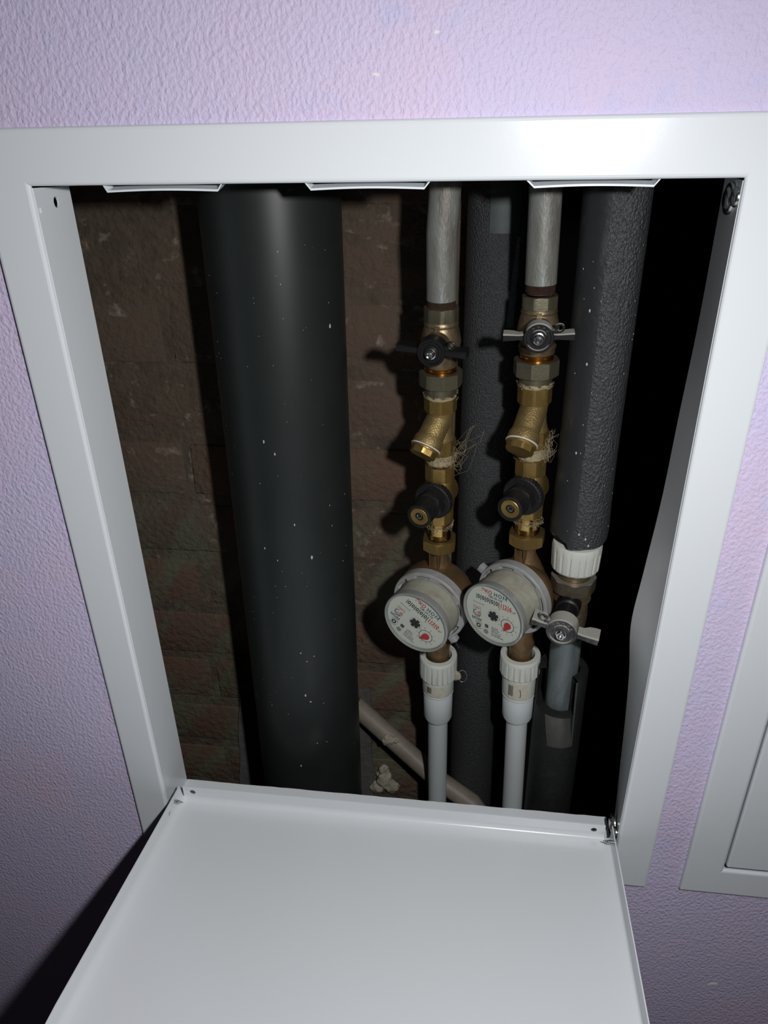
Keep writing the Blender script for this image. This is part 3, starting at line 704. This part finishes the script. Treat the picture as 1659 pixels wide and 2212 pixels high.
def meter(X, zs, az, rho, digits, label, group, lug, q=1.):
    zt0, zt1, zc, zo, zend, Lf, nutrot = zs; Lf = Lf/q
    root = empty('water_meter', X.frame(zend), label, 'meter', group); h = lambda z: (z-zend)/X.d.z
    m = MB(); m.nut(6, .0134, h(zt1), h(zt0), nutrot, .0098); m.build('union_nut', M_brass, root, smooth=25)
    m = MB().lathe([(.0096, h(zt1)-.001), (.0090, h(zt1)+.004), (.0088, h(zt0)-.003)], 32)
    m.lathe([(.0100, h(zt1)+.0005), (.0078, h(zt1)-.002), (.0080, h(zt1)-.010), (.0125, h(zc)+.026), (.016, h(zc)+.018)], 36)
    Mk = side(az, h(zc)) @ Matrix.Scale(q, 4)
    fat = [(.016, -.018), (.027, -.014), (.0330, -.006), (.0346, .002), (.0346, .0135), (.028, .0142)] if q == 1. else [(.012, -.016), (.0205, -.013), (.0270, -.004), (.0322, .0050), (.0332, .0090), (.0332, .0135), (.028, .0142)]
    m.lathe(fat, 64, Mk)
    m.lathe([(.016, h(zc)-.018), (.0125, h(zc)-.027), (.0105, h(zo)+.014), (.0118, h(zo)+.010), (.0118, h(zo)+.004), (.0104, h(zo)), (.0104, 0)], 36)
    for s in (-.004, .004): m.box(s-.0006, s+.0006, h(zc)+.020, h(zt1)-.001, .006, .0105, side(az, 0))
    m.build('body', M_meterbrass, root, smooth=35)
    # grey sealing ring with slots around the register
    m = MB(); n = 144; rings = [(.0335, .0125, 0), (.0346, .0130, 0), (.0346, .0205, 0), (.0338, .0218, 0), (.0318, .0218, 0), (.0316, .0218, 1), (.0297, .0218, 1), (.0292, .0218, 0), (.0286, .0200, 0)]
    vs = []; fs = []
    for r, w_, s in rings:
        for i in range(n):
            t = 360*i/n; slot = (t % 45) < 24
            vs.append((r*math.cos(rad(t)), r*math.sin(rad(t)), w_-(.0045 if (s and slot) else 0)))
    for j in range(len(rings)-1):
        for i in range(n): fs.append((j*n+i, j*n+(i+1) % n, (j+1)*n+(i+1) % n, (j+1)*n+i))
    m.add(vs, fs, Mk)
    ca = rad(lug); ml = Mk @ Rz(ca); m.box(.0335, .0405, -.0035, .0035, .0140, .0205, ml, b=.0008)
    sr = m.build('seal_ring', M_seal, root, smooth=30)
    m = MB().lathe([(.0288, .0150), (.0284, .0230), (.0284, Lf-.0065), (.0290, Lf-.0060)], 72, Mk, cap1=False); m.build('register_housing', M_house, root)
    bz = MB().lathe([(.0284, Lf-.0075), (.0297, Lf-.0070), (.0301, Lf-.0050), (.0299, Lf-.0030), (.0302, Lf-.0018), (.0300, Lf-.0006), (.0292, Lf), (.0282, Lf-.0002), (.0278, Lf-.0012), (.0275, Lf-.0026)], 96, Mk, cap0=False, cap1=False)
    bz.build('bezel_rim', M_bezel, root)
    m = MB().lathe([(.0281, Lf-.0012), (.0281, Lf-.0004)], 64, Mk); m.build('dial_window', M_glass, root, label='clear plastic window over the dial')
    Md = Mk @ Matrix.Translation((0, 0, Lf-.0024)) @ Rz(rho)
    m = MB(); m.poly(circle(0, 0, .0276, n=72), -.001, 0, Md); dial = m.build('dial_face', M_dial, root, label='white printed dial')
    k = MB(); r_ = MB(); bl = MB(); g = MB()
    # maker's name, type, counter
    for c, x in zip('ЭКО', (-11.6, -8.2, -4.6)): text_into(r_, c, 4.9*mm, x*mm, 20.6*mm, Md, bold=.00013)
    for c, x in zip('НОМ', (.8, 5.1, 9.9)): text_into(bl, c, 4.9*mm, x*mm, 20.6*mm, Md, bold=.00013)
    text_into(k, 'СВ-15-110', 3.0*mm, .7*mm, 16.9*mm, Md, 1.0, bold=.00007)
    for i, c in enumerate(digits):
        x = (-15.7+4.5*i)*mm; t = k if i < 5 else r_
        text_into(t, c, 5.9*mm, x, 12.2*mm, Md, .85, bold=.00016)
        if i < 7: rect(t if i > 4 else k, x+1.9*mm, x+2.6*mm, 9.4*mm, 14.8*mm, Md)
        if i > 4: rect(r_, x-2*mm, x+2*mm, 9.3*mm, 9.6*mm, Md)
    rect(k, -18.0*mm, -17.5*mm, 9.6*mm, 14.8*mm, Md)
    text_into(k, 'м³', 3.4*mm, 19.6*mm, 10.6*mm, Md, .9)
    # faint serial number: worn, unreadable strokes
    x = -20.8
    while x < -10.5:
        wd = random.uniform(.5, .9); rect(g, x*mm, (x+wd)*mm, (4.6+random.uniform(0, .4))*mm, (6.0+random.uniform(-.3, .3))*mm, Md); x += wd+.55
    # boxed flame emblem and the letters below it
    for a, b_, c, d_ in ((-20.6, -12.8, 1.1, 1.5), (-20.6, -20.2, -7.6, 1.5), (-13.2, -12.8, -7.6, 1.5)): rect(g, a*mm, b_*mm, c*mm, d_*mm, Md)
    rect(r_, -19.4*mm, -14.2*mm, -.7*mm, 0*mm, Md)
    ringstroke(bl, -16.6*mm, -5.6*mm, 3.0*mm, 3.7*mm, Md, 100, 330)
    ringstroke(r_, -16.3*mm, -5.4*mm, 2.0*mm, 2.6*mm, Md, 190, 400); ringstroke(r_, -16.3*mm, -4.6*mm, 1.1*mm, 1.6*mm, Md, 200, 420)
    ringstroke(r_, -16.0*mm, -5.9*mm, 3.0*mm, 3.5*mm, Md, 290, 420)
    text_into(bl, 'МОМ', 3.9*mm, -16.6*mm, -11.9*mm, Md, 1.0, bold=.0001)
    # approval marks
    ringstroke(k, -14.4*mm, -17.9*mm, 1.1*mm, 2.3*mm, Md); ringstroke(k, -14.4*mm, -17.9*mm, 3.6*mm, 4.0*mm, Md, 25, 155, ry=.95); ringstroke(k, -14.4*mm, -17.9*mm, 3.6*mm, 4.0*mm, Md, 205, 335, ry=.95)
    rect(k, -8.0*mm, -4.6*mm, -16.9*mm, -13.5*mm, Md); rect(g, -7.2*mm, -6.7*mm, -16.2*mm, -14.6*mm, Md, .0002); rect(g, -6.0*mm, -5.4*mm, -15.2*mm, -14.2*mm, Md, .0002)
    ringstroke(k, -6.6*mm, -21.2*mm, .8*mm, 1.6*mm, Md); ringstroke(k, -6.6*mm, -21.2*mm, 2.4*mm, 2.7*mm, Md, n=6)
    # small print too fine to read: rows of strokes
    for ln, (yy, xe) in enumerate(((-14.0, 5.2), (-15.9, 6.4), (-17.9, 8.2), (-19.9, 8.6), (-21.9, 11.0))):
        x = -1.2
        while x < xe:
            wd = random.uniform(.5, 1.0); rect(k, x*mm, min(x+wd, xe)*mm, (yy-.5)*mm, (yy+random.uniform(.1, .5))*mm, Md); x += wd+random.choice((.3, .35, .7))
    rect(k, 4.8*mm, 5.5*mm, 7.4*mm, 8.4*mm, Md)
    # sub-dial ring, ticks and numerals
    cx, cy = 14.0, -5.3
    ringstroke(k, cx*mm, cy*mm, 5.9*mm, 6.35*mm, Md, n=60)
    for i in range(10):
        a = rad(90-36*i); ca, sa = math.cos(a), math.sin(a)
        k.add([((cx+6.3*ca-.18*sa)*mm, (cy+6.3*sa+.18*ca)*mm, .00012), ((cx+6.3*ca+.18*sa)*mm, (cy+6.3*sa-.18*ca)*mm, .00012), ((cx+7.3*ca+.18*sa)*mm, (cy+7.3*sa-.18*ca)*mm, .00012), ((cx+7.3*ca-.18*sa)*mm, (cy+7.3*sa+.18*ca)*mm, .00012)], [(0, 1, 2, 3)], Md)
        text_into(k, str(i), 2.1*mm, (cx+8.7*ca)*mm, (cy+8.7*sa)*mm, Md)
    ringstroke(g, .3*mm, -1.0*mm, 5.9*mm, 6.1*mm, Md, n=48)
    k.build('black_lettering', M_ink, dial, smooth=0, kind='stuff'); r_.build('red_lettering', M_redink, dial, smooth=0, kind='stuff'); bl.build('dark_blue_lettering', M_blueink, dial, smooth=0, kind='stuff'); g.build('faint_grey_marks', M_ghost, dial, smooth=0, kind='stuff')
    m = MB(); pts = []
    for i in range(72):
        t = 360*i/72; pts.append((0*mm+(4.8*mm if (t % 60) < 36 else 3.3*mm)*math.cos(rad(t)), -1.5*mm+(4.8*mm if (t % 60) < 36 else 3.3*mm)*math.sin(rad(t))))
    m.poly(pts, .0001, .0007, Md); m.build('star_wheel', M_ink, dial, smooth=0)
    m = MB(); ta = math.atan2(-6.9, -3.0); pts = []
    for i in range(31): a = ta + rad(60) + rad(240)*i/30; pts.append(((cx+.4+3.2*math.cos(a))*mm, (cy+.2+3.2*math.sin(a))*mm))
    pts.append(((cx+7.6*math.cos(ta))*mm, (cy+7.6*math.sin(ta))*mm))
    m.poly(pts, .0002, .0008, Md); m.build('red_pointer', M_redink, dial, smooth=0)
    return root, sr, Mk, h

def plastic_riser(X, zs, label, group, stain, capang=.3):
    z0, z1, z2, z3, z4 = zs
    root = empty('plastic_pipe', X.frame(ZF), label, 'pipe', group); h = lambda z: (z-ZF)/X.d.z
    MB().lathe([(.0099, 0), (.0099, h(z4)*.5), (.0099, h(z4)+.004)], 40).build('pipe_barrel', M_ppr, root)
    MB().lathe([(.0108, h(z4)), (.0128, h(z4)+.0012), (.0140, h(z4)+.0045), (.0142, h(z3)-.0012), (.0136, h(z3)), (.0120, h(z3))], 48).build('coupling', M_ppr, root)
    MB().lathe([(.0132, h(z3)-.001), (.0148, h(z3)), (.0150, h(z3)+.0012), (.0146, h(z3)+.0018), (.0151, h(z2)+.001), (.0153, h(z1)+.001)], 48).build('adapter_neck', M_ppr2, root)
    rf = lambda r, z, a: r if r < .0165 or z > h(z0)-.004 else r - .0009*max(0, math.cos(a*20+capang))**4
    zz = [h(z1), h(z1)+.0008] 
    MB().lathe([(.0150, h(z1)-.0004), (.0172, h(z1)), (.0178, h(z1)+.0010), (.0178, h(z0)-.0041), (.0178, h(z0)-.0039), (.0178, h(z0)-.0012), (.0172, h(z0)), (.0128, h(z0)), (.0124, h(z0)-.001), (.0124, h(z0)-.010), (.0100, h(z0)-.010)], 128, rf=rf, cap1=False).build('cap_nut', stain, root, smooth=30)
    m = MB(); patch(m, [(z3+.0042, -38, 26), (z1-.0035, -38, 26)], .01575, h, 14); lb = m.build('sticker', M_paper, root, label='yellowed paper sticker with a barcode')
    m = MB()
    for i in range(9):
        a = -37+i*1.9; patch(m, [(z3+.008, a, a+(.6 if i % 3 else 1.2)), (z1-.006, a, a+(.6 if i % 3 else 1.2))], .01592, h, 1)
    m.build('barcode_lines', M_ink, lb, smooth=0)
    return root, lb, h

# ---------------- left riser
steel_pipe(LX, -.0840, ZC, .01065, 'steel_pipe', 'bare galvanized steel pipe above the left valve, nearest the sewer pipe', M_galv, bend=(.050, .05, .0035, .004))
ball_valve(LX, (-.0854, -.0950, -.0995, -.1087, -.1197, -.1284, -.1327, -.1437), rad(-9.3), .035, rad(4), 'left ball valve with a clean glossy black butterfly handle', None, eye=1, dusty=False, roll=rad(-3), wing=(1.1, 1.05))
strainer(LX, (-.1437, -.1535, -.1643, -.1700, -.1878, -.2002, -.2098), rad(-31.8), .0333, rad(6), 'left brass Y-strainer with loose hemp strands hanging out to its right', None, .024)
regulator(LX, (-.2107, -.2234, -.2381, -.2525, -.2631, -.2778), rad(-19.9), .0413, rad(-25), 'left pressure regulator with a black knurled knob, beside the brick wall', None)
ml, sr, Mk, hme = meter(LX, (-.2809, -.2911, -.3418, -.4033, -.4200, .0466, rad(-2)), rad(-22.3), rad(-33), '00000130', 'left water meter, its dial turned so the print slopes steeply down', None, -52)
m = MB(); p0 = Mk @ Vector((.0235, -.029, .017)); 
for dx, dz_ in ((-.0045, -.016), (.0045, -.0175)): m.tube([p0, p0+Vector((dx*.4, .001, dz_*.45)), p0+Vector((dx, .006, dz_))], .00022, 5)
m.build('seal_wire', M_wire, ml)
pl, lb, hpl = plastic_riser(LX, (-.4135, -.4385, -.4577, -.4600, -.4977), 'left white plastic pipe with ribbed cap nut, a dab of dried putty on its side', None, M_ppr2)
m = MB(); lump(m, (0, 0, 0), .0035, 9); 
for v in m.v: v.z *= 1.7; v += Vector((.0185, -.004, hpl(-.4365)))
m.build('putty_dab', M_expfoam, pl)
m = MB(); m.tube([(.0185+.0045+.0045*math.cos(t), -.004, hpl(-.4365)+.0075*math.sin(t)) for t in [rad(-150+300*i/14) for i in range(15)]], .00022, 5); m.build('wire_loop', M_wire, pl)
# ---------------- right riser
steel_pipe(RX, -.0715, ZC, .01065, 'steel_pipe', 'bare galvanized steel pipe above the right valve, between the foam-wrapped pipes', M_galv)
ball_valve(RX, (-.0755, -.0841, -.0882, -.0967, -.1110, -.1153, -.1198, -.1314), rad(-2.9), .035, rad(-20), 'right ball valve with dust lying on its black butterfly handle', None, eye=1, dusty=True, roll=rad(1))
strainer(RX, (-.1314, -.1396, -.1521, -.1560, -.1740, -.1870, -.1966), rad(-24.3), .0360, rad(-3), 'right brass Y-strainer with a thick matted tuft of hemp at its foot', None, .008)
regulator(RX, (-.1967, -.2094, -.2239, -.2370, -.2455, -.2593), rad(-24.9), .0383, rad(-28), 'right pressure regulator, black knurled knob, next to the right foam-wrapped pipe', None)
mr, sr, Mk, hme = meter(RX, (-.2617, -.2719, -.3173, -.3790, -.3930, .0487, rad(-12)), rad(-33.2), rad(-1.5), '00000126', 'right water meter with its dial print nearly level', None, 152, .94)
pr_, lb, hpr = plastic_riser(RX, (-.3865, -.4066, -.4290, -.4325, -.4625), 'right white plastic pipe with ribbed cap nut and a pen stroke on its sticker', None, M_ppr2, 1.1)
m = MB(); m.tube([(.0159*math.sin(rad(a)), -.0159*math.cos(rad(a)), hpr(z)) for z, a in ((-.4160, 0), (-.418, 2.5), (-.4215, 3.6), (-.4250, 2.0))], .0003, 5); m.build('pen_stroke', M_ink, lb)

# ---------------- third riser: foam-wrapped pipe, adapter, valve, steel pipe in slit sleeve
zbt = -.2900*K3
t3 = empty('insulated_pipe', TX.frame(zbt), 'right foam-wrapped pipe ending above a ribbed white plastic nut', 'pipe'); h3 = lambda z: (z*K3-zbt)/TX.d.z
def zfoam(r, z, a):
    if z > h3(-.25): return z
    k = 1-min(1, max(0, (z-h3(-.2746))/(h3(-.25)-h3(-.2746))))
    t = a if a < PI else a-2*PI
    return z + k*(.0085*abs(math.sin(t*.5))**1.2 + .0012*math.sin(t*5+1) + (.004 if -1.2 < t < -.5 else 0))
FP_ = [(.0125, h3(-.2740)), (.0212, h3(-.2746)), (.0230, h3(-.2728)), (.0234, h3(-.262)), (.0226, h3(-.24)), (.0221, h3(-.2)), (.0222, h3(-.1)), (.0224, h3(0)), (.0226, h3(.2)), (.0228, (ZC-zbt)/TX.d.z-.002)]
FP_ = [(r*K3, z) for r, z in FP_]
m = MB().lathe(FP_, 60, a0=rad(-17), a1=rad(235), zf=zfoam); m.build('foam_sleeve', M_foam, t3)
m = MB().lathe([(r+.0004, z) for r, z in FP_], 30, a0=rad(-125), a1=rad(-16), zf=zfoam); m.build('foam_flap', M_foam_flat, t3, label='smoother scuffed flap along the slit')
m = MB()
for i in range(34):
    a = rad(random.uniform(-60, 60)); z = random.uniform(-.27, -.02); r = .0236*K3; s = random.uniform(.0002, .0005); n = 7
    if i < 6: a, z = ((rad(-33), -.085), (rad(-28), -.122), (rad(-30), -.19), (rad(5), -.262), (rad(12), -.268), (rad(-8), -.258))[i]; s = .0009
    vs = [((r+.0003)*math.sin(a), -(r+.0003)*math.cos(a), h3(z))]
    for j in range(n): t = 2*PI*j/n; aa = a+s*.7*math.cos(t)/r; vs.append((r*math.sin(aa), -r*math.cos(aa), h3(z)+1.3*s*math.sin(t)))
    m.add(vs, [(0, j+1, (j+1) % n+1) for j in range(n)])
m.build('paint_flecks', M_fleck, t3, kind='stuff')
rf = lambda r, z, a: r if r < .0185 or z > h3(-.2842) else r - .0011*max(0, math.cos(a*18+.4))**4
m = MB().lathe([(.0150, h3(-.3025)), (.0172, h3(-.3024)), (.0188, h3(-.3005)), (.0190, h3(-.2990)), (.0196, h3(-.2845)), (.0196, h3(-.2842)), (.0196, h3(-.2790)), (.0188, h3(-.2768)), (.0130, h3(-.2755))], 126, rf=rf); m.build('cap_nut', M_ppr2, t3, smooth=30)
m = MB().lathe([(.0130, h3(-.3110)), (.0132, h3(-.3020))], 36); m.build('adapter_neck', M_nickel2, t3)
zb3 = -.3720*K3
v3 = empty('ball_valve', TX.frame(zb3), 'lower right ball valve with a chalky grey butterfly handle, below the white nut', 'valve'); h4 = lambda z: (z*K3-zb3)/TX.d.z
m = MB(); m.nut(8, .0172, h4(-.3219), h4(-.3100), rad(-4), .0133); m.build('union_nut', M_nickel3, v3, smooth=25)
m = MB(); m.nut(8, .0146, h4(-.3312), h4(-.3225), rad(14), 0); m.lathe([(.0151, h4(-.3318)), (.0158, h4(-.3312)), (.0158, h4(-.3306)), (.0150, h4(-.3304))], 40); m.build('inlet_hex', M_nickel2, v3, smooth=25)
m = MB().lathe([(.0149, h4(-.3232)), (.0152, h4(-.3226)), (.0149, h4(-.3220))], 40); m.build('brass_ring', M_copper, v3, label='bright brass ring')
m = MB().lathe([(.0129, 0), (.0134, h4(-.366)), (.0136, h4(-.360)), (.0144, h4(-.352)), (.0144, h4(-.346)), (.0139, h4(-.338)), (.0138, h4(-.331))], 44)
m.build('body', M_nickel2, v3)
m = MB().lathe([(.010, .008), (.0095, .022), (.0078, .023), (.0075, .047)], 28, side(rad(-13.6), (-.3181-zb3)/TX.d.z))
m.build('stem', M_black, v3)
M_chalk = mat('chalky_black_plastic', (.03, .03, .031), .7, spec=.3, var=(.09, .09, .09), vscale=120, vlo=.4, vhi=.7); add_dust(M_chalk, (.30, .30, .27), .1, .6, 120, .9)
sv = M_dusty; M_dusty = M_chalk
handle(v3, rad(-13.6), (-.3181-zb3)/TX.d.z, .057, 1.2, True, rad(-9), -1, deep=1.0, wing=(.86, 1.0))
M_dusty = sv
steel_pipe(TX, ZF, -.3700*K3, .0129, 'steel_pipe', 'dull steel pipe below the lower right valve, going down into a slit foam sleeve', M_galv2, thread=False)
fs_ = empty('foam_sleeve', TX.frame(ZF), 'slit dark foam sleeve around the lower steel pipe, patched with dirty tape', 'insulation'); h5 = lambda z: (z*K3-ZF)/TX.d.z
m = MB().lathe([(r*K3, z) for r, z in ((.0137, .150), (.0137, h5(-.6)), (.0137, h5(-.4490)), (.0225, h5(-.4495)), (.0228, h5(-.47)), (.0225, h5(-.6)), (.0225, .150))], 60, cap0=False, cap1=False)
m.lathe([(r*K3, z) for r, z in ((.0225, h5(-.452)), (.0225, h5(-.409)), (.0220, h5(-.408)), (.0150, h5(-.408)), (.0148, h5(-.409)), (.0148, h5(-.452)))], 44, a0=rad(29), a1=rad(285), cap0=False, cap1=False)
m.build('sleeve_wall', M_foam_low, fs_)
m = MB(); patch(m, [(-.4855, -25, 33), (-.47, -31, 26), (-.4495, -38, 20)], .0235*K3, h5, 12); m.build('tape_patch', M_tape3, fs_, label='dirty translucent tape')
m = MB(); patch(m, [(-.4853, 30, 33), (-.449, 27, 31), (-.409, 24, 28)], .0236*K3, h5, 2); m.build('tape_edge', M_tape, fs_)
